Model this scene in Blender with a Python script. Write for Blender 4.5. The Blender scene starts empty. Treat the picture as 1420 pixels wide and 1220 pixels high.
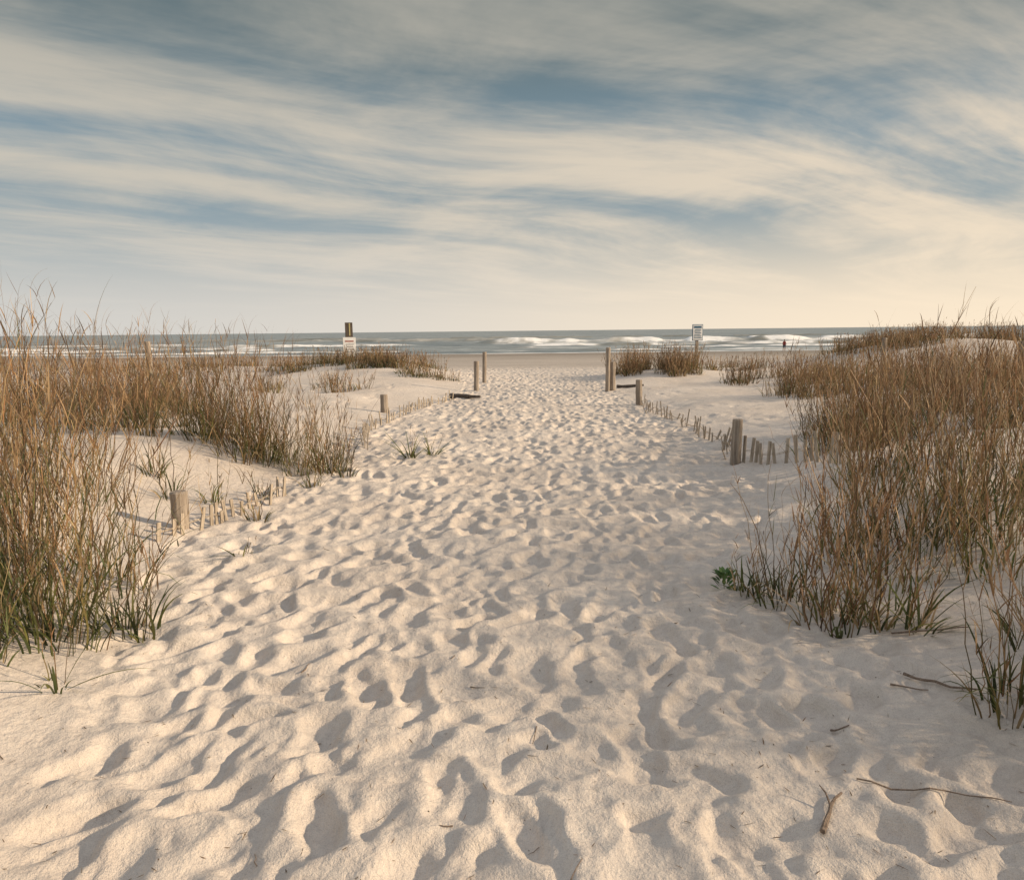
import bpy, math, random
import numpy as np
from mathutils import Vector, Matrix, Euler
rng=np.random.default_rng(7); random.seed(7)
S=bpy.context.scene
S.view_settings.view_transform='Standard'
try: S.view_settings.look='None'
except Exception: pass
S.view_settings.exposure=0
COL=S.collection

# ------------------------------------------------------------ noise
def _h(ix,iy,seed):
    n=(ix.astype(np.int64)*374761393+iy.astype(np.int64)*668265263+seed*1442695041)&0xffffffff
    n=((n^(n>>13))*1274126177)&0xffffffff
    n=n^(n>>16)
    return (n&0xffff)/65535.0
def vn(x,y,seed=0):
    xi=np.floor(x);yi=np.floor(y);fx=x-xi;fy=y-yi
    fx=fx*fx*fx*(fx*(fx*6-15)+10);fy=fy*fy*fy*(fy*(fy*6-15)+10)
    a=_h(xi,yi,seed);b=_h(xi+1,yi,seed);c=_h(xi,yi+1,seed);d=_h(xi+1,yi+1,seed)
    return (a*(1-fx)+b*fx)*(1-fy)+(c*(1-fx)+d*fx)*fy
def fbm(x,y,seed=0,o=4):
    r=0;a=.5;s=0
    for i in range(o):
        c,sn=math.cos(i*1.1),math.sin(i*1.1)
        r=r+a*vn((x*c-y*sn)*2**i,(x*sn+y*c)*2**i,seed+i*17);s+=a;a*=.5
    return r/s*2-1
def ss(a,b,x):
    t=np.clip((x-a)/(b-a),0,1);return t*t*(3-2*t)

# ------------------------------------------------------------ materials
def newmat(name):
    m=bpy.data.materials.new(name);m.use_nodes=True
    nt=m.node_tree;b=nt.nodes['Principled BSDF'];return m,nt,b
def N(nt,t,**k):
    n=nt.nodes.new(t)
    for a,v in k.items(): setattr(n,a,v)
    return n
def setin(n,**k):
    for a,v in k.items(): n.inputs[a.replace('_',' ')].default_value=v
def ramp(nt,stops,interp='LINEAR'):
    r=N(nt,'ShaderNodeValToRGB');r.color_ramp.interpolation=interp
    e=r.color_ramp.elements
    while len(e)<len(stops): e.new(.5)
    for i,(p,c) in enumerate(stops):
        e[i].position=p;e[i].color=(c if len(c)==4 else (*c,1))
    return r
def mixc(nt,a,b,f,mode='MIX'):
    m=N(nt,'ShaderNodeMix',data_type='RGBA',blend_type=mode)
    for s,v in ((0,f),(6,a),(7,b)):
        if hasattr(v,'is_output'): nt.links.new(v,m.inputs[s])
        else:
            m.inputs[s].default_value=(v if s==0 or len(v)==4 else (*v,1))
    return m.outputs[2]
def math_(nt,op,a,b=None,c=None,clamp=False):
    m=N(nt,'ShaderNodeMath',operation=op,use_clamp=clamp)
    for i,v in enumerate((a,b,c)):
        if v is None: continue
        if hasattr(v,'is_output'): nt.links.new(v,m.inputs[i])
        else: m.inputs[i].default_value=v
    return m.outputs[0]

def sand_mat():
    m,nt,b=newmat('sand');L=nt.links
    geo=N(nt,'ShaderNodeNewGeometry');P=geo.outputs['Position']
    def noise(sc,d=4,r=.55):
        n=N(nt,'ShaderNodeTexNoise');L.new(P,n.inputs['Vector']);setin(n,Scale=sc,Detail=d,Roughness=r);return n.outputs['Fac']
    fn=noise(260,2,.8)
    big=ramp(nt,[(.3,(.63,.555,.485)),(.7,(.72,.65,.58))]);L.new(noise(.7,3),big.inputs[0])
    fine=ramp(nt,[(.25,(.62,.62,.62)),(.5,(1,1,1)),(.8,(1.14,1.12,1.10))]);L.new(fn,fine.inputs[0])
    c=mixc(nt,big.outputs[0],fine.outputs[0],.85,'MULTIPLY')
    mid=ramp(nt,[(.35,(.84,.83,.84)),(.6,(1,1,1))]);mn=noise(20,4,.68);L.new(mn,mid.inputs[0])
    c=mixc(nt,c,mid.outputs[0],.7,'MULTIPLY')
    v=N(nt,'ShaderNodeTexVoronoi');L.new(P,v.inputs['Vector']);setin(v,Scale=16.0)
    sp=math_(nt,'LESS_THAN',v.outputs['Distance'],.055)
    sepc=N(nt,'ShaderNodeSeparateColor');L.new(v.outputs['Color'],sepc.inputs[0])
    sp=math_(nt,'MULTIPLY',sp,math_(nt,'GREATER_THAN',sepc.outputs[0],.55))
    c=mixc(nt,c,(.13,.09,.06),math_(nt,'MULTIPLY',sp,.8))
    at=N(nt,'ShaderNodeAttribute',attribute_name='wet')
    c=mixc(nt,c,(.27,.235,.20),at.outputs['Fac'])
    L.new(c,b.inputs['Base Color']);setin(b,Roughness=.95)
    b.inputs['Specular IOR Level'].default_value=.15
    bm=N(nt,'ShaderNodeBump');setin(bm,Strength=.6,Distance=.004);L.new(fn,bm.inputs['Height'])
    bm2=N(nt,'ShaderNodeBump');setin(bm2,Strength=.85,Distance=.018);L.new(mn,bm2.inputs['Height']);L.new(bm.outputs[0],bm2.inputs['Normal'])
    L.new(bm2.outputs[0],b.inputs['Normal'])
    return m
def grass_mat():
    m,nt,b=newmat('dune_grass');L=nt.links
    at=N(nt,'ShaderNodeAttribute',attribute_name='col')
    c=at.outputs['Color']
    L.new(c,b.inputs['Base Color']);setin(b,Roughness=.6);b.inputs['Specular IOR Level'].default_value=.3
    tr=N(nt,'ShaderNodeBsdfTranslucent');L.new(c,tr.inputs['Color'])
    mx=N(nt,'ShaderNodeMixShader');mx.inputs[0].default_value=.2
    L.new(b.outputs[0],mx.inputs[1]);L.new(tr.outputs[0],mx.inputs[2])
    L.new(mx.outputs[0],nt.nodes['Material Output'].inputs['Surface'])
    return m
def wood_mat(name,c1,c2,scale=1):
    m,nt,b=newmat(name);L=nt.links
    tc=N(nt,'ShaderNodeTexCoord');mp=N(nt,'ShaderNodeMapping');mp.inputs['Scale'].default_value=(40*scale,40*scale,3*scale)
    L.new(tc.outputs['Object'],mp.inputs[0])
    n=N(nt,'ShaderNodeTexNoise');L.new(mp.outputs[0],n.inputs['Vector']);setin(n,Scale=1.0,Detail=5.0,Roughness=.65)
    r=ramp(nt,[(.3,c1),(.65,c2)]);L.new(n.outputs['Fac'],r.inputs[0])
    L.new(r.outputs[0],b.inputs['Base Color']);setin(b,Roughness=.85)
    bm=N(nt,'ShaderNodeBump');setin(bm,Strength=.6,Distance=.01);L.new(n.outputs['Fac'],bm.inputs['Height']);L.new(bm.outputs[0],b.inputs['Normal'])
    return m
def paint_mat(name,c,rough=.5):
    m,nt,b=newmat(name);L=nt.links
    tc=N(nt,'ShaderNodeTexCoord');n=N(nt,'ShaderNodeTexNoise');L.new(tc.outputs['Object'],n.inputs['Vector']);setin(n,Scale=9.0,Detail=4.0)
    r=ramp(nt,[(.3,tuple(v*.82 for v in c)),(.6,c)]);L.new(n.outputs['Fac'],r.inputs[0])
    L.new(r.outputs[0],b.inputs['Base Color']);setin(b,Roughness=rough);return m
M_sand=sand_mat();M_grass=grass_mat()
M_post=wood_mat('weathered_wood',(.13,.10,.08),(.40,.34,.28))
M_dark=wood_mat('dark_wood',(.04,.03,.025),(.14,.11,.09))
M_slat=wood_mat('slat_wood',(.21,.17,.13),(.50,.43,.35))
M_white=paint_mat('sign_white',(.84,.84,.84));M_blue=paint_mat('sign_blue',(.05,.13,.22));M_text=paint_mat('sign_text',(.25,.25,.27))
M_red=paint_mat('sign_red',(.35,.10,.07));M_yel=paint_mat('reflector_yellow',(.50,.44,.22))

def mesh_obj(name,verts,faces,mat,smooth=False,col=None,parent=None):
    me=bpy.data.meshes.new(name)
    verts=np.asarray(verts,dtype=np.float32);faces=np.asarray(faces,dtype=np.int32)
    k=faces.shape[1]
    me.vertices.add(len(verts));me.vertices.foreach_set('co',verts.ravel())
    me.loops.add(faces.size);me.loops.foreach_set('vertex_index',faces.ravel())
    me.polygons.add(len(faces));me.polygons.foreach_set('loop_start',np.arange(0,faces.size,k,dtype=np.int32))
    me.polygons.foreach_set('loop_total',np.full(len(faces),k,dtype=np.int32))
    me.update(calc_edges=True)
    if smooth: me.polygons.foreach_set('use_smooth',np.ones(len(faces),dtype=bool))
    if col is not None:
        a=me.color_attributes.new('col','FLOAT_COLOR','POINT')
        c=np.ones((len(verts),4),dtype=np.float32);c[:,:3]=col;a.data.foreach_set('color',c.ravel())
    me.materials.append(mat)
    o=bpy.data.objects.new(name,me);COL.objects.link(o)
    if parent: o.parent=parent
    return o
def gridfaces(nx,ny):
    i=np.arange(nx-1)[None,:];j=np.arange(ny-1)[:,None]
    a=j*nx+i
    return np.stack([a,a+1,a+nx+1,a+nx],-1).reshape(-1,4)

# ------------------------------------------------------------ ground
def axis_y():
    y=[-14.0]
    while y[-1]<0: y.append(y[-1]+.35)
    while y[-1]<700:
        c=y[-1]
        y.append(c+(.05 if c<1.1 else max(.012,.0042*c)) if c<45 else c+min(.0046*c*(1+(c-45)*.15),60))
    return np.array(y)
def axis_x():
    x=[0.0]
    while x[-1]<900:
        c=x[-1];x.append(c+(.017 if c<2.9 else min(.017+(c-2.9)*.022,40)))
    x=np.array(x);return np.concatenate([-x[:0:-1],x])
GX=axis_x();GY=axis_y();nx,ny=len(GX),len(GY)
X,Y=np.meshgrid(GX,GY)
XL=lambda y:np.interp(y,[0,2,3,4,6,9,12,15,20,24,32,45],[-1.2,-1.35,-1.6,-2.1,-2.5,-2.25,-2.2,-2.0,-1.1,-1.6,-5,-60])
XR=lambda y:np.interp(y,[0,2,3,4,6,8,12,19,24,32,45],[1.9,1.9,1.5,1.45,1.9,2.4,2.45,2.35,2.7,7,60])
def g(x,y,cx,cy,rx,ry,h): return h*np.exp(-((x-cx)/rx)**2-((y-cy)/ry)**2)
wv=.25*fbm(Y/1.3,Y*0+3,41,3)
dl=XL(Y)-X+wv;dr=X-XR(Y)+wv
H=.34*ss(0,2.0,dl)*(1-.5*ss(7,13,Y))+.33*ss(0,1.8,dr)*(1-.75*ss(6.5,9,Y))
outside=ss(0,1.5,np.maximum(dl,dr))
dune=0
dune=dune+g(X,Y,-6.5,5,2.5,3.5,.35)+g(X,Y,-12,12,5,4,.2)+g(X,Y,-4.6,25,3.2,3,.45)+g(X,Y,-12,27,6,3,.25)
dune=dune+g(X,Y,15,25,4.6,5,.95)+g(X,Y,6.8,10,2.8,4,.4)+g(X,Y,25,28,9,8,.8)+g(X,Y,5.2,24.5,2.4,3,.22)+g(X,Y,11,15,4,4,.35)+g(X,Y,-26,20,9,9,.35)
dune=dune+g(X,Y,5.4,1.4,1.7,2.2,.45)  # hump right of the frame, added to throw shade on the near sand
H=H+dune
H=H+outside*(.10*fbm(X/2.6,Y/2.6,3,4))*(1-ss(40,60,Y))+.03*fbm(X/1.4,Y/1.4,5,2)*(1-ss(40,60,Y))
H=H*(1-ss(36,48,Y))
H=H-np.interp(Y,[0,20,30,60,90,116,140,700],[0,0,.10,.95,1.5,2.0,2.6,8])
D=np.zeros_like(H)
tr=1-ss(-.1,1.0,np.maximum(dl,dr))
near=(1-ss(40,55,Y))
wx=X+.09*fbm(X/.3,Y/.3,8,3);wy=Y+.09*fbm(X/.3,Y/.3,18,3)
def stamp(cx,cy,ang,Lh,Wh,dep):
    R=Lh*2.2
    i0,i1=np.searchsorted(GX,[cx-R,cx+R]);j0,j1=np.searchsorted(GY,[cy-R,cy+R])
    if i1-i0<3 or j1-j0<2: return
    x=wx[j0:j1,i0:i1]-cx;y=wy[j0:j1,i0:i1]-cy
    c,s=math.cos(ang),math.sin(ang)
    u=(x*s+y*c)/Lh;v=(x*c-y*s)/Wh
    v=v/(1-.22*np.cos(u*2.4+.5))
    d=np.sqrt(np.sqrt(u**4+v**4+1.2*u*u*v*v)+1e-9)
    m=1-ss(.5,1.15,d)
    rim=np.exp(-((d-1.22)/.24)**2)
    sub=D[j0:j1,i0:i1]
    floor=-dep*(1+.35*u)
    o=sub*(1-m)+(sub*.35+floor)*m
    D[j0:j1,i0:i1]=o+(dep*.7-o)*rim*.34
for k in range(5600):
    y=1.0+ (rng.random()**1.15)*37
    lo,hi=float(XL(y)),float(XR(y))
    if hi-lo>9: lo,hi=-4.5,5
    x=rng.uniform(lo-.2,hi+.4)
    a=rng.normal(0.05,.5)+(math.pi if rng.random()<.5 else 0)
    e=max(lo-x,x-hi,0)
    sc=rng.uniform(.68,1.05)
    stamp(x,y,a,.155*sc,.085*rng.uniform(.75,1.3),rng.uniform(.014,.042)*(1-.5*min(e/.5,1)))
for (x,y,a) in [(-1.45,2.2,.9),(-1.3,2.5,.9),(-1.05,2.3,.9),(-1.62,2.5,.7),(-1.5,3.1,.5),(-1.9,4.2,.2),(-2.1,5.2,.1),(2.1,2.6,-.6),(1.8,3.1,-.4),(1.95,2.2,-.3)]:
    stamp(x,y,a,.15,.07,.035)
for k in range(500):
    x=rng.choice([-1,1])*rng.uniform(3,7);y=rng.uniform(8,20)
    stamp(x,y,rng.uniform(0,6.28),.15,.09,rng.uniform(.01,.025))
D=np.where(D>0,.028*np.tanh(D/.028),D)
D=np.where(D<-.05,-.05-.02*np.tanh((-D-.05)/.02),D)
D[1:-1,1:-1]=(D[1:-1,1:-1]*3+D[:-2,1:-1]+D[2:,1:-1]+D[1:-1,:-2]+D[1:-1,2:])/7
D+=near*(.25+.75*tr)*(.015*fbm(wx/.26,wy/.30,11,3)+.006*fbm(X/.07,Y/.07,61,2))
D+=near*tr*.015*(.6-np.abs(fbm(wx/.5,wy/.42,77,2)))
H=H+D
V=np.stack([X,Y,H],-1).reshape(-1,3)
ground=mesh_obj('sand_ground',V,gridfaces(nx,ny),M_sand,True)
wet=ss(60,112,Y+4*fbm(X/20,Y/6,4,3))*1.0*.6+.5*ss(30,46,Y)+.15*fbm(X/6,Y/3,14,3)*ss(30,40,Y)
a=ground.data.attributes.new('wet','FLOAT','POINT');a.data.foreach_set('value',np.clip(wet,0,.95).astype(np.float32).ravel())
def gz(x,y):
    x=np.asarray(x,float);y=np.asarray(y,float)
    i=np.clip(np.searchsorted(GX,x)-1,0,nx-2);j=np.clip(np.searchsorted(GY,y)-1,0,ny-2)
    fx=(x-GX[i])/(GX[i+1]-GX[i]);fy=(y-GY[j])/(GY[j+1]-GY[j])
    return (H[j,i]*(1-fx)+H[j,i+1]*fx)*(1-fy)+(H[j+1,i]*(1-fx)+H[j+1,i+1]*fx)*fy

# ------------------------------------------------------------ sea
SEA=-2.0
def sea():
    x=[0.0]
    while x[-1]<15000: x.append(x[-1]+(.6 if x[-1]<150 else min(.6+(x[-1]-150)*.05,900)))
    x=np.array(x);x=np.concatenate([-x[:0:-1],x])
    y=[100.0]
    while y[-1]<22000: y.append(y[-1]+(.45 if y[-1]<180 else (.8 if y[-1]<330 else min(.8+(y[-1]-330)*.02,900))))
    y=np.array(y);sx,sy=np.meshgrid(x,y)
    wob=6*fbm(sx/60,sx*0+1.3,2,3)+1.5*fbm(sx/9,sy/30,5,3)
    z=np.zeros_like(sx);foam=np.zeros_like(sx);face=np.zeros_like(sx)
    fade=1-ss(300,900,sy)
    z+=fade*(.16*np.sin((sy+wob*.8)/3.1)+.12*fbm(sx/5,sy/2.2,7,3)*1.4)
    for (y0,w,h,xa,xb,f,sd) in [(205,2.8,1.6,-8,90,1.3,31),(250,2.5,1.1,60,170,.9,32),(262,2.2,.8,-60,20,.2,33),
                        (165,2.0,.7,-190,-55,1.3,34),(150,1.8,.5,-150,-40,1.4,35),(174,2.0,.7,5,100,1.2,36),(152,1.6,.45,0,120,1.2,37),
                        (134,1.5,.35,-150,-15,1.2,38),(133,1.2,.3,-10,140,1.0,39),(195,2.2,.8,100,190,1.0,40),(225,2.2,.6,-200,-90,.6,41),(340,3,.9,-150,150,.1,42),(300,3,.8,-190,-20,.15,43),(185,1.9,.6,-110,-25,.9,45)]:
        cy=y0+.7*wob+5*fbm(sx/40,sx*0+sd,sd,3)
        m=ss(xa-6,xa+8,sx)*(1-ss(xb-8,xb+6,sx))*(.45+.55*ss(-.35,.15,fbm(sx/11,sx*0+sd*3,sd+3,3)))
        d=(sy-cy)
        prof=np.where(d<0,np.exp(-(d/(w*.7))**2),np.exp(-(d/(w*2.2))**2))
        z+=h*prof*m
        br=f*ss(-.3,.25,fbm(sx/13,sx*0+sd*5,sd+9,3)+.15)
        fo=(1.1*np.exp(-((d+w*.2)/(w*.75))**2)+.85*np.exp(-((d+w*2.2)/(w*1.5))**2)*ss(-.2,.3,fbm(sx/2.5,sy/1.2,sd,3)))*m*br
        foam=np.maximum(foam,fo*(.78+.6*fbm(sx/1.6,sy/1.0,sd,3)))
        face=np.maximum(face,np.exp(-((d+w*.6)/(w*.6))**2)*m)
    cy=118+.5*wob
    foam=np.maximum(foam,.8*np.exp(-((sy-cy)/1.3)**2)*(fbm(sx/6,sy,3,3)>-.2))
    z*=ss(112,128,sy)
    V=np.stack([sx,sy,z+SEA],-1).reshape(-1,3)
    m,nt,b=newmat('sea_water');L=nt.links
    geo=N(nt,'ShaderNodeNewGeometry')
    mp=N(nt,'ShaderNodeMapping');mp.inputs['Scale'].default_value=(.35,1,1);L.new(geo.outputs['Position'],mp.inputs[0])
    n=N(nt,'ShaderNodeTexNoise');setin(n,Scale=.5,Detail=5.0,Roughness=.65);L.new(mp.outputs[0],n.inputs['Vector'])
    n2=N(nt,'ShaderNodeTexNoise');setin(n2,Scale=.045,Detail=5.0,Roughness=.6);L.new(mp.outputs[0],n2.inputs['Vector'])
    a=N(nt,'ShaderNodeAttribute',attribute_name='foam');af=N(nt,'ShaderNodeAttribute',attribute_name='face')
    r=ramp(nt,[(.38,(.17,.205,.22)),(.62,(.34,.37,.37))]);L.new(n2.outputs['Fac'],r.inputs[0])
    r2=ramp(nt,[(.35,(.6,.6,.6)),(.65,(1.3,1.3,1.3))]);L.new(n.outputs['Fac'],r2.inputs[0])
    c=mixc(nt,r.outputs[0],r2.outputs[0],.8,'MULTIPLY')
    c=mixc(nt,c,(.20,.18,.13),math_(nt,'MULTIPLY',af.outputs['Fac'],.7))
    ff=math_(nt,'MULTIPLY',a.outputs['Fac'],1.5,clamp=True)
    c=mixc(nt,c,(.90,.89,.87),ff)
    L.new(c,b.inputs['Base Color']);b.inputs['Specular IOR Level'].default_value=.25
    L.new(math_(nt,'MULTIPLY_ADD',ff,.5,.4),b.inputs['Roughness'])
    bm=N(nt,'ShaderNodeBump');setin(bm,Strength=1.0,Distance=.5);L.new(n.outputs['Fac'],bm.inputs['Height']);L.new(bm.outputs[0],b.inputs['Normal'])
    o=mesh_obj('sea',V,gridfaces(len(x),len(y)),m,True)
    for nm,ar in (('foam',foam),('face',face)):
        t=o.data.attributes.new(nm,'FLOAT','POINT');t.data.foreach_set('value',np.clip(ar,0,1).astype(np.float32).ravel())
sea()

# ------------------------------------------------------------ grass
class Buf:
    def __init__(s): s.v=[];s.f=[];s.c=[];s.n=0
    def add(s,v,f,c): s.v.append(v);s.f.append(f+s.n);s.c.append(c);s.n+=len(v)
    def obj(s,name,mat=None): return mesh_obj(name,np.concatenate(s.v),np.concatenate(s.f),mat or M_grass,False,np.concatenate(s.c))
def curve(base,az,tilt,bend,length,seg,p=1.5,curl=0.0):
    n=len(base);t=np.linspace(0,1,seg+1)
    tm=(t[1:]+t[:-1])/2
    ang=tilt[:,None]+bend[:,None]*tm[None,:]**p
    aa=az[:,None]+(curl[:,None]*tm[None,:] if np.ndim(curl) else 0)
    st=length[:,None]/seg
    d=np.stack([np.sin(ang)*np.cos(aa),np.sin(ang)*np.sin(aa),np.cos(ang)],-1)*st[...,None]
    pos=np.concatenate([np.zeros((n,1,3)),np.cumsum(d,1)],1)+base[:,None,:]
    return pos,t
TINT=np.ones(3)
def ribbon(B,base,az,tilt,bend,length,width,seg,c0,c1,leaf=True,p=1.5,curl=0.0,kink=None):
    n=len(base)
    if n==0: return None
    pos,t=curve(base,az,tilt,bend,length,seg,p,curl)
    if kink is not None: pos[:,1:,:2]+=rng.normal(0,1,(n,seg,2))*kink
    tw=az+math.pi/2+rng.normal(0,.7,n) if leaf else rng.uniform(0,6.28,n)
    side=np.stack([np.cos(tw),np.sin(tw),np.zeros(n)],-1)
    prof=(np.minimum(1,.55+2.2*t)*(1-t)**.65+.04) if leaf else (1-.6*t)
    off=side[:,None,:]*(width[:,None]*prof[None,:]*.5)[...,None]
    v=np.stack([pos-off,pos+off],2).reshape(-1,3)
    k=np.arange(n)[:,None]*(2*(seg+1))+np.arange(seg)[None,:]*2
    f=np.stack([k,k+1,k+3,k+2],-1).reshape(-1,4)
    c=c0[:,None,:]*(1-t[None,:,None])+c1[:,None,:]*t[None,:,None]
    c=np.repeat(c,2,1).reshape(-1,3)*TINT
    B.add(v,f,c);return pos
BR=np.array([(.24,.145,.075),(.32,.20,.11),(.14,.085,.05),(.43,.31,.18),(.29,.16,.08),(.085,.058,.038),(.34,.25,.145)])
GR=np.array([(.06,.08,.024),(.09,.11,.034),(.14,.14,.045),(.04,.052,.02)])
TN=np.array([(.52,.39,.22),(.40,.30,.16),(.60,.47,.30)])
def pick(P,n): return P[rng.integers(0,len(P),n)]*rng.uniform(.7,1.15,(n,1))
def clump(B,cx,cy,rad,h,ns,nl,green=.5,fat=1.0,lean=0.0,slv=None):
    global TINT
    TINT=np.array([1,1,1])*rng.uniform(.72,1.15)*np.array([rng.uniform(.96,1.08),1,rng.uniform(.88,1.06)])
    ns=max(int(ns),1);nl=max(int(nl),1)
    r=rad*np.sqrt(rng.random(ns));th=rng.uniform(0,6.28,ns)
    bx=cx+r*np.cos(th);by=cy+r*np.sin(th)*.8
    base=np.stack([bx,by,gz(bx,by)-.03],-1)
    az=th+rng.normal(0,.8,ns);tilt=np.abs(rng.normal(.08,.09,ns))+.2*r/rad
    L=h*(1-.65*rng.random(ns)**1.3)
    w=rng.uniform(.0045,.0085,ns)*fat
    gb=rng.random(ns)<green*.8
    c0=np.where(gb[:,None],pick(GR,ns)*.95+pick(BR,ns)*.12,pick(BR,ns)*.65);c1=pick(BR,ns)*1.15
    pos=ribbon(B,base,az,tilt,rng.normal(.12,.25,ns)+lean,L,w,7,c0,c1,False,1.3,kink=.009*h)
    m=slv or (6 if fat<1.6 else 4)
    for q in range(m):
        sel=rng.random(ns)<.8
        idx=np.where(sel)[0]
        if len(idx)==0: continue
        k=rng.integers(1,8,len(idx));b=pos[idx,k]
        hh=k/7.
        n=len(idx)
        gg=(rng.random(n)<green*1.3*(1-hh)**1.3)
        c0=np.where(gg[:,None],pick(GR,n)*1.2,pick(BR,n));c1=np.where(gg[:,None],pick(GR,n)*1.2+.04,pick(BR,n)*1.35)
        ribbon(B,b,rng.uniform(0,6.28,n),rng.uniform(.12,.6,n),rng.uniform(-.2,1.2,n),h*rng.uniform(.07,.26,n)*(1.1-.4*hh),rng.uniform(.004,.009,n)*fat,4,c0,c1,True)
    idx=np.where(rng.random(ns)<.5)[0];n=len(idx)
    if n:
        ribbon(B,pos[idx,-1],rng.normal(.1,.7,n),rng.uniform(.1,.4,n),rng.uniform(.3,1.5,n),h*rng.uniform(.08,.2,n),np.full(n,.0032)*fat,5,pick(BR,n),pick(TN,n),True)
    r=rad*1.05*np.sqrt(rng.random(nl));th=rng.uniform(0,6.28,nl)
    bx=cx+r*np.cos(th);by=cy+r*np.sin(th)*.8
    base=np.stack([bx,by,gz(bx,by)-.02],-1)
    gg=rng.random(nl)<green*1.05
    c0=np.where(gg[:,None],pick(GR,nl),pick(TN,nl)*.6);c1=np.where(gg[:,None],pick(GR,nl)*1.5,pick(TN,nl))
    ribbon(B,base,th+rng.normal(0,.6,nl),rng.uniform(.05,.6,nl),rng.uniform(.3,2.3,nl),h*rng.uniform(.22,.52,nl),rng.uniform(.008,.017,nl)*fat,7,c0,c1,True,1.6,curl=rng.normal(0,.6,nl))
    TINT=np.ones(3)
def zone(B,cx,cy,rx,ry,count,h,rad,ns,nl,green,fat=1.0,hv=.2):
    for i in range(count):
        a=rng.uniform(0,6.28);q=math.sqrt(rng.random())
        clump(B,cx+rx*q*math.cos(a),cy+ry*q*math.sin(a),rad*rng.uniform(.6,1.3),h*rng.uniform(1-hv,1+hv),ns*rng.uniform(.6,1.3),nl*rng.uniform(.6,1.3),green,fat)
B=Buf()
for (x,y,r,h,ns,nl,gn) in [(-2.3,3.4,.24,1.15,48,60,.85),(-2.65,3.7,.33,1.6,64,56,.7),(-2.08,3.7,.16,.85,18,36,.9),(-2.95,3.3,.3,1.6,54,40,.6),(-2.5,4.25,.22,1.3,30,26,.6),
    (-3.1,4.4,.36,1.65,62,34,.5),(-3.6,4.9,.42,1.7,66,34,.4),(-3.6,5.9,.35,1.45,44,22,.4),(-4.3,5.6,.5,1.6,66,26,.35),(-2.38,3.02,.13,.75,18,34,.9),(-3.0,3.9,.3,1.6,50,30,.5),(-4.3,6.6,.45,1.45,48,20,.4)]:
    clump(B,x,y,r,h,ns,nl,gn,1.08)
B.obj('sea_oats_shade_bank')
B=Buf()
zone(B,-3.5,8.6,.9,.7,11,1.3,.27,38,24,.55,1.15)
zone(B,-2.4,8.3,.35,.5,5,1.1,.2,28,24,.6,1.1)
zone(B,-5.6,9.5,1.2,1.2,12,1.3,.32,36,18,.4,1.2)
for (x,y,h) in [(-2.45,6.9,.6),(-2.1,7.4,.6),(-2.75,6.5,.65),(-1.85,7.9,.5),(-2.2,6.0,.4),(-3.1,6.4,.9),(-3.5,6.9,1.0)]: clump(B,x,y,.09,h,7,16,.7,1.1)
B.obj('sea_oats_shade_bank')
B=Buf()
zone(B,-8.5,13,3.2,2.0,32,.9,.42,34,14,.3,1.7)
zone(B,-15,17,5,3,28,.75,.6,30,12,.3,2.2)
zone(B,-5,18.5,1.7,1.5,8,.55,.35,26,14,.4,2.1)
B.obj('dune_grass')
B=Buf()
zone(B,-5.2,24.5,2.6,1.8,34,.6,.5,42,30,.65,2.5)
zone(B,-2.6,22.5,.8,1.0,7,.5,.35,28,20,.6,2.2)
zone(B,-12,26,5,2.5,26,.5,.6,36,16,.4,2.6)
zone(B,-26,26,9,5,30,.65,.8,36,12,.3,3.0)
B.obj('dune_grass')
B=Buf()
for (x,y,r,h,ns,nl,gn) in [(1.72,3.7,.2,.92,46,52,.55),(1.98,3.6,.18,.85,32,38,.55),(1.56,4.05,.15,.85,22,26,.6),(2.2,4.1,.22,1.0,30,26,.5),(1.42,4.2,.09,.5,8,24,.85),
    (2.0,2.7,.13,.85,20,30,.7),(2.22,2.6,.18,1.15,36,34,.6),(2.45,3.1,.18,.95,26,20,.5),
    (2.6,4.5,.33,1.25,70,60,.75),(3.05,4.45,.35,1.32,64,50,.65),(2.35,4.9,.2,1.0,32,28,.5),(3.4,5.2,.38,1.3,62,36,.45),(2.85,5.5,.28,1.2,48,30,.55),(3.9,5.0,.4,1.4,60,36,.45),
    (3.2,6.3,.32,1.2,50,26,.45),(3.9,6.4,.38,1.3,56,26,.45),(4.6,6.2,.45,1.35,60,26,.45),(2.75,4.0,.22,1.05,34,30,.55),(2.1,4.55,.18,.85,22,20,.5)]:
    clump(B,x,y,r,h,ns,nl,gn,1.12)
clump(B,4.05,7.1,.10,1.95,4,4,.3,1.1)
B.obj('sea_oats_shade_bank')
B=Buf()
zone(B,4.7,2.4,.9,1.5,11,1.2,.4,40,24,.5,1.2)  # grass bank out of view, added to shade the near right sand
B.obj('sea_oats_shade_bank')
B=Buf()
zone(B,4.7,8.6,1.1,1.3,15,1.1,.32,42,22,.45,1.2)
zone(B,6.8,9.3,1.4,1.8,20,1.05,.38,44,20,.4,1.3)
zone(B,3.6,7.5,.3,.5,4,.95,.22,32,20,.5,1.1)
B.obj('sea_oats_shade_bank')
B=Buf()
zone(B,5.9,14.6,.7,1.0,10,.95,.33,38,18,.35,1.7)
zone(B,10,14.5,3,2.0,36,.9,.45,38,16,.35,1.9)
zone(B,7.5,19,1.8,2.2,20,.75,.42,36,16,.35,2.1)
B.obj('dune_grass')
B=Buf()
zone(B,4.7,23.5,1.3,1.5,20,.85,.4,44,20,.35,2.3)
zone(B,7.2,25,1.8,1.6,16,.5,.42,38,18,.4,2.4)
zone(B,15.3,26.2,4.2,2.4,64,.65,.55,44,18,.4,2.6)
zone(B,25,27,7,4,46,.68,.75,42,14,.35,2.9)
B.obj('dune_grass')
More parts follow.
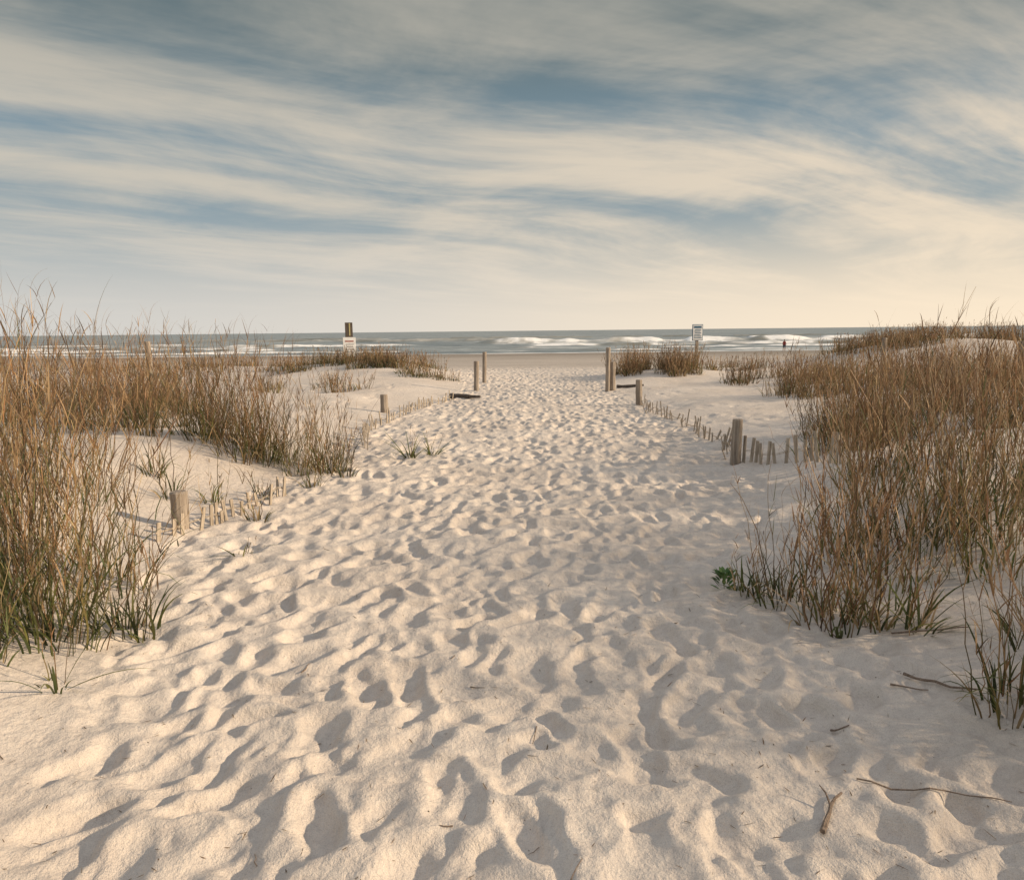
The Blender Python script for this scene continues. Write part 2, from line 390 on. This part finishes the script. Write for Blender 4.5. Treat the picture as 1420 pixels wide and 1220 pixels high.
def tuft(x,y,h,n,name='grass_tuft'):
    B=Buf();clump(B,x,y,.07,h,3,n,.9)
    th=rng.uniform(0,6.28,n);base=np.stack([x+.05*np.cos(th),y+.05*np.sin(th),np.full(n,float(gz(x,y))-.01)],-1)
    ribbon(B,base,th,rng.uniform(.5,1.2,n),rng.uniform(.2,.9,n),h*rng.uniform(.7,1.3,n),np.full(n,.015),7,pick(GR,n)*1.3,pick(GR,n)*2,True)
    B.obj(name)
tuft(-1.3,9.1,.46,22);tuft(-1.05,9.3,.40,14);tuft(-2.0,2.95,.32,5);tuft(2.05,3.45,.38,9);tuft(-1.95,5.0,.2,4)
B=Buf();n=46;x0,y0=1.30,4.25
th=rng.uniform(0,6.28,n);zz=rng.uniform(0,.12,n)
base=np.stack([x0+.03*np.cos(th),y0+.03*np.sin(th),float(gz(x0,y0))+zz],-1)
pos,t=curve(base,th,rng.uniform(.5,1.1,n),rng.uniform(.2,.8,n),rng.uniform(.04,.08,n),4)
tw=th+math.pi/2;side=np.stack([np.cos(tw),np.sin(tw),0*tw],-1)
prof=np.array([.15,.8,1,.75,.05])
off=side[:,None,:]*(.024*prof*.5)[None,:,None]
v=np.stack([pos-off,pos+off],2).reshape(-1,3);k=np.arange(n)[:,None]*10+np.arange(4)[None,:]*2
B.add(v,np.stack([k,k+1,k+3,k+2],-1).reshape(-1,4),np.repeat(np.repeat(np.array([[.08,.15,.045]])*rng.uniform(.7,1.5,(n,1)),10,0),1,0))
ribbon(B,np.array([[x0,y0,float(gz(x0,y0))-.02]]*3),np.array([0.,2,4]),np.array([.1,.15,.2]),np.zeros(3),np.full(3,.15),np.full(3,.006),3,pick(GR,3),pick(GR,3))
B.obj('seedling_plant')

# ------------------------------------------------------------ wooden things
def box(cx,cy,cz,sx,sy,sz,rot=None):
    v=np.array([(x,y,z) for z in(-.5,.5) for y in(-.5,.5) for x in(-.5,.5)])*np.array([sx,sy,sz])
    if rot is not None: v=v@np.array(Euler(rot).to_matrix()).T
    v=v+np.array([cx,cy,cz])
    f=np.array([(0,2,3,1),(4,5,7,6),(0,1,5,4),(2,6,7,3),(0,4,6,2),(1,3,7,5)])
    return v,f
def tube(pts,rads,nseg=10,cap=True,rough=0.0):
    pts=[Vector(p) for p in pts];V=[];F=[]
    for i,p in enumerate(pts):
        d=(pts[min(i+1,len(pts)-1)]-pts[max(i-1,0)]).normalized()
        a=d.orthogonal().normalized() if i==0 else (a-d*a.dot(d)).normalized()
        b=d.cross(a)
        for k in range(nseg):
            t=2*math.pi*k/nseg;rr=rads[i]*(1+rough*random.uniform(-1,1))
            V.append(p+(a*math.cos(t)+b*math.sin(t))*rr)
    for i in range(len(pts)-1):
        for k in range(nseg):
            q=(k+1)%nseg;F.append((i*nseg+k,i*nseg+q,(i+1)*nseg+q,(i+1)*nseg+k))
    if cap:
        for e,o in((0,pts[0]),(len(pts)-1,pts[-1])):
            V.append(o);c=len(V)-1
            for k in range(nseg):
                q=(k+1)%nseg;F.append((c,e*nseg+k,e*nseg+q,c))
    return V,F
def pymesh(name,V,F,mat,smooth=False,loc=(0,0,0),parent=None):
    me=bpy.data.meshes.new(name)
    F2=[tuple(dict.fromkeys(f)) for f in F]
    me.from_pydata([tuple(v) for v in V],[],F2);me.validate();me.update()
    import bmesh
    bm=bmesh.new();bm.from_mesh(me);bmesh.ops.recalc_face_normals(bm,faces=bm.faces);bm.to_mesh(me);bm.free()
    if smooth: me.polygons.foreach_set('use_smooth',[True]*len(me.polygons))
    me.materials.append(mat);o=bpy.data.objects.new(name,me);o.location=loc;COL.objects.link(o)
    if parent:o.parent=parent
    return o
def post(x,y,h,r=.06,lean=(0,0),mat=None,name='wooden_post'):
    z=float(gz(x,y));n=7
    pts=[(lean[0]*t*h,lean[1]*t*h,-.25+(h+.25)*t) for t in np.linspace(0,1,n)]
    rd=[r*random.uniform(.96,1.04) for _ in pts];pts.append((pts[-1][0],pts[-1][1],pts[-1][2]+.012));rd.append(r*.86)
    V,F=tube(pts,rd,14,True,.035)
    pymesh(name,V,F,mat or M_post,False,(x,y,z))
post(2.62,8.35,.52,.062,(.03,0));post(2.72,15.3,.52,.07,(-.03,0));post(2.53,19.0,1.12,.06,(.01,0));post(2.68,19.1,.75,.085,(-.02,0))
post(-2.68,5.65,.29,.066,(.02,0));post(-2.5,14.1,.34,.075);post(-.95,19.4,.78,.07,(.02,0));post(-.85,22.5,.95,.065,(.03,0))
post(-7.6,15.3,1.15,.06,(-.04,0));post(10.9,15.5,.8,.07);post(9.5,18.5,1.0,.06);post(-6.9,16,.6,.05)

def fence(name,path,step,hmin,hmax,jit=.1,w=.036,lean=0,wire=True,skip=.1,tilt=0.):
    V=[];F=[];n=0;pts=np.array(path,float);seg=np.linalg.norm(np.diff(pts,axis=0),axis=1);cum=np.r_[0,np.cumsum(seg)]
    s=0;tops=[]
    while s<cum[-1]:
        x=np.interp(s,cum,pts[:,0]);y=np.interp(s,cum,pts[:,1]);x2=np.interp(s+.05,cum,pts[:,0]);y2=np.interp(s+.05,cum,pts[:,1])
        a=math.atan2(y2-y,x2-x);s+=step*random.uniform(.85,1.15)
        if random.random()<skip: continue
        h=random.uniform(hmin,hmax);z=float(gz(x,y))
        L=h+.22
        rot=(random.gauss(0,jit)*.6,random.gauss(tilt,jit),a)
        e=Euler(rot).to_matrix();up=e@Vector((0,0,1))
        c=Vector((x,y,z-.22))+up*L/2
        v,f=box(c.x,c.y,c.z,w,.011,L,rot);V+=list(v);F+=[tuple(q+n for q in r) for r in f];n+=8
        tops.append((x,y,z,h,up))
    if wire and len(tops)>2:
        for fr in (.45,.5):
            P=[(t[0]+t[4].x*t[3]*fr,t[1]+t[4].y*t[3]*fr-.008,t[2]+t[4].z*t[3]*fr) for t in tops]
            v,f=tube(P,[.0035]*len(P),4,False);V+=[tuple(q) for q in v];F+=[tuple(q+n for q in r) for r in f];n+=len(v)
    pymesh(name,V,F,M_slat)
fence('sand_fence',[(-2.66,5.2),(-2.55,5.6),(-2.4,6.2),(-2.25,7.0)],.085,.10,.21,.12,w=.038)
fence('sand_fence',[(-2.0,9.8),(-2.2,10.6),(-2.3,12),(-2.15,13.2),(-2.05,14.5),(-1.8,15.8),(-1.4,17.2)],.1,.12,.27,.16,w=.04,skip=.2)
fence('sand_fence',[(2.7,8.3),(2.85,8.0),(3.1,7.4),(3.25,7.0),(3.3,6.5)],.095,.22,.34,.09,w=.042)
fence('sand_fence',[(2.68,8.6),(2.8,9.4),(2.75,10.4)],.09,.18,.32,.28,tilt=-.5,skip=.15)
fence('sand_fence',[(2.75,10.6),(2.8,12),(2.7,13.5),(2.75,15.2)],.11,.12,.30,.25,tilt=-.2,skip=.2)
fence('sand_fence',[(-7.9,14.6),(-6.9,14.2)],.07,.75,.8,.02,tilt=.65,skip=0)
fence('sand_fence',[(7.6,12.0),(8.2,11.8)],.07,.75,.8,.02,tilt=-.6,skip=0)
def stick(name,pts,r,mat=M_dark,nseg=7,branches=()):
    V,F=tube(pts,[r*random.uniform(.75,1.1)*(1-.5*i/(len(pts)-1)) for i in range(len(pts))],nseg,True,.12)
    for b,rb in branches:
        v,f=tube(b,[rb,rb*.8,rb*.4][:len(b)],5,True,.1);k=len(V);V+=v;F+=[tuple(q+k for q in r_) for r_ in f]
    pymesh(name,V,F,mat)
def gline(x0,y0,x1,y1,n,dz=.01,j=.01):
    o=[]
    zs=[]
    for t in np.linspace(0,1,n):
        x=x0+(x1-x0)*t+random.gauss(0,j);y=y0+(y1-y0)*t+random.gauss(0,j);o.append((x,y));zs.append(float(gz(x,y)))
    zl=np.linspace(max(zs[0],zs[1]),max(zs[-1],zs[-2]),n)
    return [(p[0],p[1],max(z*.5+l*.5,z)+dz) for p,z,l in zip(o,zs,zl)]
stick('driftwood_log',gline(-1.5,17.6,-.75,17.2,7,.05,.015),.07,M_dark,10)
stick('driftwood_log',gline(2.9,19.8,3.6,19.5,6,.04,.02),.05,M_dark,9)
M_twig=wood_mat('twig_wood',(.10,.07,.05),(.28,.21,.16),3)
p=gline(.97,2.08,1.11,2.27,6,.012,.006)
stick('twig',p,.009,M_twig,6,[([p[3],(p[3][0]+.0,p[3][1]+.04,p[3][2]+.02),(p[3][0]-.01,p[3][1]+.07,p[3][2]+.03)],.004)])
stick('twig',gline(1.2,2.35,1.65,2.2,9,.006,.008),.004,M_twig,5)
stick('twig',gline(1.75,3.05,1.95,2.85,7,.012,.01),.008,M_twig,6)
stick('twig',gline(1.65,3.0,1.8,2.92,5,.01,.01),.005,M_twig,5)
stick('twig',gline(1.9,3.45,2.25,3.35,6,.012,.012),.006,M_twig,6)
stick('twig',gline(1.3,2.75,1.33,2.68,4,.01,.006),.006,M_twig,5)
for k in range(18):
    y=1.8+6*random.random()**1.5;x=random.uniform(-.42,.55)*y;a=random.uniform(0,6.28);l=random.uniform(.03,.10)
    stick('twig',gline(x,y,x+l*math.cos(a),y+l*math.sin(a),4,.003,.004),random.uniform(.0015,.0035),M_twig,5)
B=Buf();n=2600
yy=1.5+22*rng.random(n)**1.8;xx=rng.uniform(-.75,.8,n)*(yy+1)
L=rng.uniform(.01,.05,n);base=np.stack([xx,yy,gz(xx,yy)+.004],-1)
ribbon(B,base,rng.uniform(0,6.28,n),rng.uniform(1.35,1.55,n),rng.uniform(-.1,.1,n),L,rng.uniform(.003,.007,n),2,pick(BR,n)*.6,pick(BR,n)*.7)
B.obj('plant_litter')

# ------------------------------------------------------------ signs
def part(name,parent,mat,c,s,rot=None,bevel=0):
    v,f=box(0,0,0,*s,rot);o=pymesh(name,list(v),[tuple(q) for q in f],mat,False,c,parent)
    if bevel:
        b=o.modifiers.new('b','BEVEL');b.width=bevel;b.segments=2
    return o
def empty(name,loc,rz=0):
    e=bpy.data.objects.new(name,None);e.location=loc;e.rotation_euler=(0,0,rz);COL.objects.link(e);return e
x,y=7.3,28.5;z=float(gz(x,y));e=empty('beach_rules_sign',(x,y,z),.1)
T=1.74-z
part('post',e,M_post,(0,.05,(T-.3)/2-.1),(.10,.10,T-.1),None,.008)
part('panel',e,M_white,(0,-.012,T-.28),(.38,.02,.58),None,.004)
part('panel_border',e,M_blue,(0,0.0,T-.28),(.43,.016,.63),None,.004)
part('heading',e,M_blue,(0,-.026,T-.07),(.30,.006,.08))
for i in range(6): part('text_%d'%(i+1),e,M_blue,(random.uniform(-.02,.02),-.026,T-.17-.064*i),(random.uniform(.24,.32),.006,.026))
x,y=-6.55,29.5;z=float(gz(x,y));e=empty('beach_access_sign',(x,y,z),.2)
T=2.05-z
part('post',e,M_dark,(0,.05,T/2-.1),(.30,.09,T+.1),None,.01)
part('reflector_strip',e,M_yel,(.03,.0,T-.33),(.05,.014,.5))
part('panel',e,M_white,(0,-.012,T-1.02),(.50,.02,.76),None,.005)
part('heading',e,M_red,(0,-.026,T-.80),(.34,.006,.05))
for i in range(4): part('text_%d'%(i+1),e,M_text,(random.uniform(-.02,.02),-.026,T-.92-.1*i),(random.uniform(.25,.36),.006,.022))

# ------------------------------------------------------------ person
def skin(name,verts,edges,rad,mat,parent):
    me=bpy.data.meshes.new(name);me.from_pydata(verts,edges,[]);me.materials.append(mat)
    o=bpy.data.objects.new(name,me);COL.objects.link(o);o.parent=parent
    md=o.modifiers.new('s','SKIN')
    for i,r in enumerate(rad): me.skin_vertices[0].data[i].radius=(r,r) if not isinstance(r,tuple) else r
    me.skin_vertices[0].data[0].use_root=True
    s=o.modifiers.new('ss','SUBSURF');s.levels=s.render_levels=2
    return o
x,y=42.3,112.5;e=empty('person',(x,y,max(float(gz(x,y)),SEA)),2.6)
m,nt,b=newmat('person_clothing_skin')
tc=N(nt,'ShaderNodeTexCoord');sp=N(nt,'ShaderNodeSeparateXYZ');nt.links.new(tc.outputs['Object'],sp.inputs[0])
r=ramp(nt,[(0,(.30,.16,.11)),(.28,(.03,.03,.05)),(.53,(.30,.04,.03)),(.83,(.42,.24,.17))],'CONSTANT')
nt.links.new(math_(nt,'DIVIDE',sp.outputs[2],1.78),r.inputs[0]);nt.links.new(r.outputs[0],b.inputs['Base Color'])
vs=[(0,0,.95),(0,0,1.12),(0,.01,1.32),(0,.01,1.44),(0,.0,1.52),(0,-.01,1.60),(0,-.01,1.72),
 (-.17,.01,1.40),(-.23,.03,1.14),(-.22,-.06,.90),(-.22,-.09,.80),(.17,.01,1.40),(.23,-.02,1.14),(.22,-.14,.94),(.22,-.19,.86),
 (-.10,0,.88),(-.11,-.10,.50),(-.11,-.05,.09),(-.11,-.2,.035),(.10,0,.88),(.11,.08,.50),(.11,.22,.10),(.11,.10,.035)]
ed=[(0,1),(1,2),(2,3),(3,4),(4,5),(5,6),(3,7),(7,8),(8,9),(9,10),(3,11),(11,12),(12,13),(13,14),(0,15),(15,16),(16,17),(17,18),(0,19),(19,20),(20,21),(21,22)]
rd=[(.16,.12),(.15,.11),(.18,.12),(.13,.09),.055,.085,.08,.07,.055,.043,.04,.07,.055,.043,.04,.11,.075,.052,.04,.11,.075,.052,.04]
skin('body',vs,ed,rd,m,e)
hm=paint_mat('hair',(.05,.03,.02));hv,hf=tube([(0,.01,1.64),(0,.012,1.70),(0,.01,1.76),(0,.01,1.79)],[.095,.105,.08,.03],10,True)
pymesh('hair',hv,hf,hm,True,(0,0,0),e)

# ------------------------------------------------------------ world
SUN_EL=math.radians(20);SUN_AZ=math.radians(97)
W=bpy.data.worlds.new('World');S.world=W;W.use_nodes=True;nt=W.node_tree;L=nt.links
for n in list(nt.nodes): nt.nodes.remove(n)
out=N(nt,'ShaderNodeOutputWorld');bg=N(nt,'ShaderNodeBackground');bg.inputs['Strength'].default_value=.1;L.new(bg.outputs[0],out.inputs[0])
sky=N(nt,'ShaderNodeTexSky',sky_type='NISHITA');sky.sun_disc=False;sky.sun_elevation=SUN_EL;sky.sun_rotation=SUN_AZ;sky.air_density=1.0;sky.dust_density=2.5;sky.ozone_density=1.5
tc=N(nt,'ShaderNodeTexCoord');sp=N(nt,'ShaderNodeSeparateXYZ');L.new(tc.outputs['Generated'],sp.inputs[0])
dx,dy,dz=sp.outputs
zc=math_(nt,'ADD',math_(nt,'MAXIMUM',dz,0.0),.12)
u=math_(nt,'DIVIDE',dx,zc);v=math_(nt,'DIVIDE',dy,zc)
s_=math_(nt,'ADD',math_(nt,'MULTIPLY',u,.86),math_(nt,'MULTIPLY',v,.51))
t_=math_(nt,'ADD',math_(nt,'MULTIPLY',u,-.51),math_(nt,'MULTIPLY',v,.86))
def comb(a,b,c=0.0):
    n=N(nt,'ShaderNodeCombineXYZ')
    for i,q in enumerate((a,b,c)):
        if hasattr(q,'is_output'): L.new(q,n.inputs[i])
        else: n.inputs[i].default_value=q
    return n.outputs[0]
def wn(vec,sc,d,r,dist=0.):
    n=N(nt,'ShaderNodeTexNoise');L.new(vec,n.inputs['Vector']);setin(n,Scale=sc,Detail=d,Roughness=r,Distortion=dist);return n.outputs['Fac']
warp=wn(comb(math_(nt,'MULTIPLY',s_,.30),math_(nt,'MULTIPLY',t_,.35),3.0),1.0,1.,.5)
tw=math_(nt,'ADD',t_,math_(nt,'MULTIPLY',math_(nt,'SUBTRACT',warp,.5),1.7))
n1=wn(comb(math_(nt,'MULTIPLY',s_,.20),math_(nt,'MULTIPLY',tw,1.0),1.7),1.0,3.,.5)
n2=wn(comb(math_(nt,'MULTIPLY',s_,.6),math_(nt,'MULTIPLY',tw,3.2),5.1),1.0,5.,.6,.2)
n3=wn(comb(math_(nt,'MULTIPLY',s_,1.1),math_(nt,'MULTIPLY',tw,1.5),8.4),1.0,6.,.62,.35)
cl=math_(nt,'ADD',math_(nt,'MULTIPLY',n1,.48),math_(nt,'ADD',math_(nt,'MULTIPLY',n2,.22),math_(nt,'MULTIPLY',n3,.30)))
mr=N(nt,'ShaderNodeMapRange',interpolation_type='SMOOTHSTEP');L.new(cl,mr.inputs[0]);mr.inputs[1].default_value=.42;mr.inputs[2].default_value=.61
cm=mr.outputs[0]
def rng_(v,a,b):
    m=N(nt,'ShaderNodeMapRange',interpolation_type='SMOOTHSTEP');L.new(v,m.inputs[0]);m.inputs[1].default_value=a;m.inputs[2].default_value=b;return m.outputs[0]
right=rng_(dx,-.6,.75)
def x10(c): return tuple(q*10 for q in c)
blue=mixc(nt,sky.outputs[0],x10((.22,.315,.37)),.8)
topf=rng_(dz,.20,.38)
blue=mixc(nt,blue,x10((.13,.18,.20)),topf)
cloud=mixc(nt,x10((.60,.555,.475)),x10((.84,.71,.55)),right)
cloud=mixc(nt,cloud,x10((.44,.42,.365)),topf)
c=mixc(nt,blue,cloud,math_(nt,'MULTIPLY',cm,.95))
haze=mixc(nt,x10((.66,.64,.60)),x10((1.0,.83,.62)),right)
hf=N(nt,'ShaderNodeMapRange',interpolation_type='SMOOTHSTEP');L.new(dz,hf.inputs[0]);hf.inputs[1].default_value=.19;hf.inputs[2].default_value=.0
hf.inputs[3].default_value=0;hf.inputs[4].default_value=1
c=mixc(nt,c,haze,hf.outputs[0])
c=mixc(nt,c,x10((.59,.61,.66)),math_(nt,'MULTIPLY',rng_(dz,.44,.75),.85))  # sky overhead, out of view, brightened as bluish fill for the shadows
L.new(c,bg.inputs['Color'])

sd=bpy.data.lights.new('sun','SUN');sd.energy=5.0;sd.angle=math.radians(1.8);sd.color=(1,.78,.53)
so=bpy.data.objects.new('sun',sd);COL.objects.link(so)
d=Vector((math.sin(SUN_AZ)*math.cos(SUN_EL),math.cos(SUN_AZ)*math.cos(SUN_EL),math.sin(SUN_EL)))
so.rotation_euler=(-d).to_track_quat('-Z','Y').to_euler();so.location=(20,-5,15)

cd=bpy.data.cameras.new('camera');cd.sensor_width=36;cd.lens=36*1000/1420;cd.clip_start=.05;cd.clip_end=40000
co=bpy.data.objects.new('camera',cd);COL.objects.link(co)
p=math.radians(8.6)
R=Matrix.Rotation(math.pi/2-p,4,'X')@Matrix.Rotation(math.radians(-.6),4,'Z')
co.matrix_world=Matrix.Translation((0,0,1.6))@R
S.camera=co
print('verts',nx,ny,nx*ny)
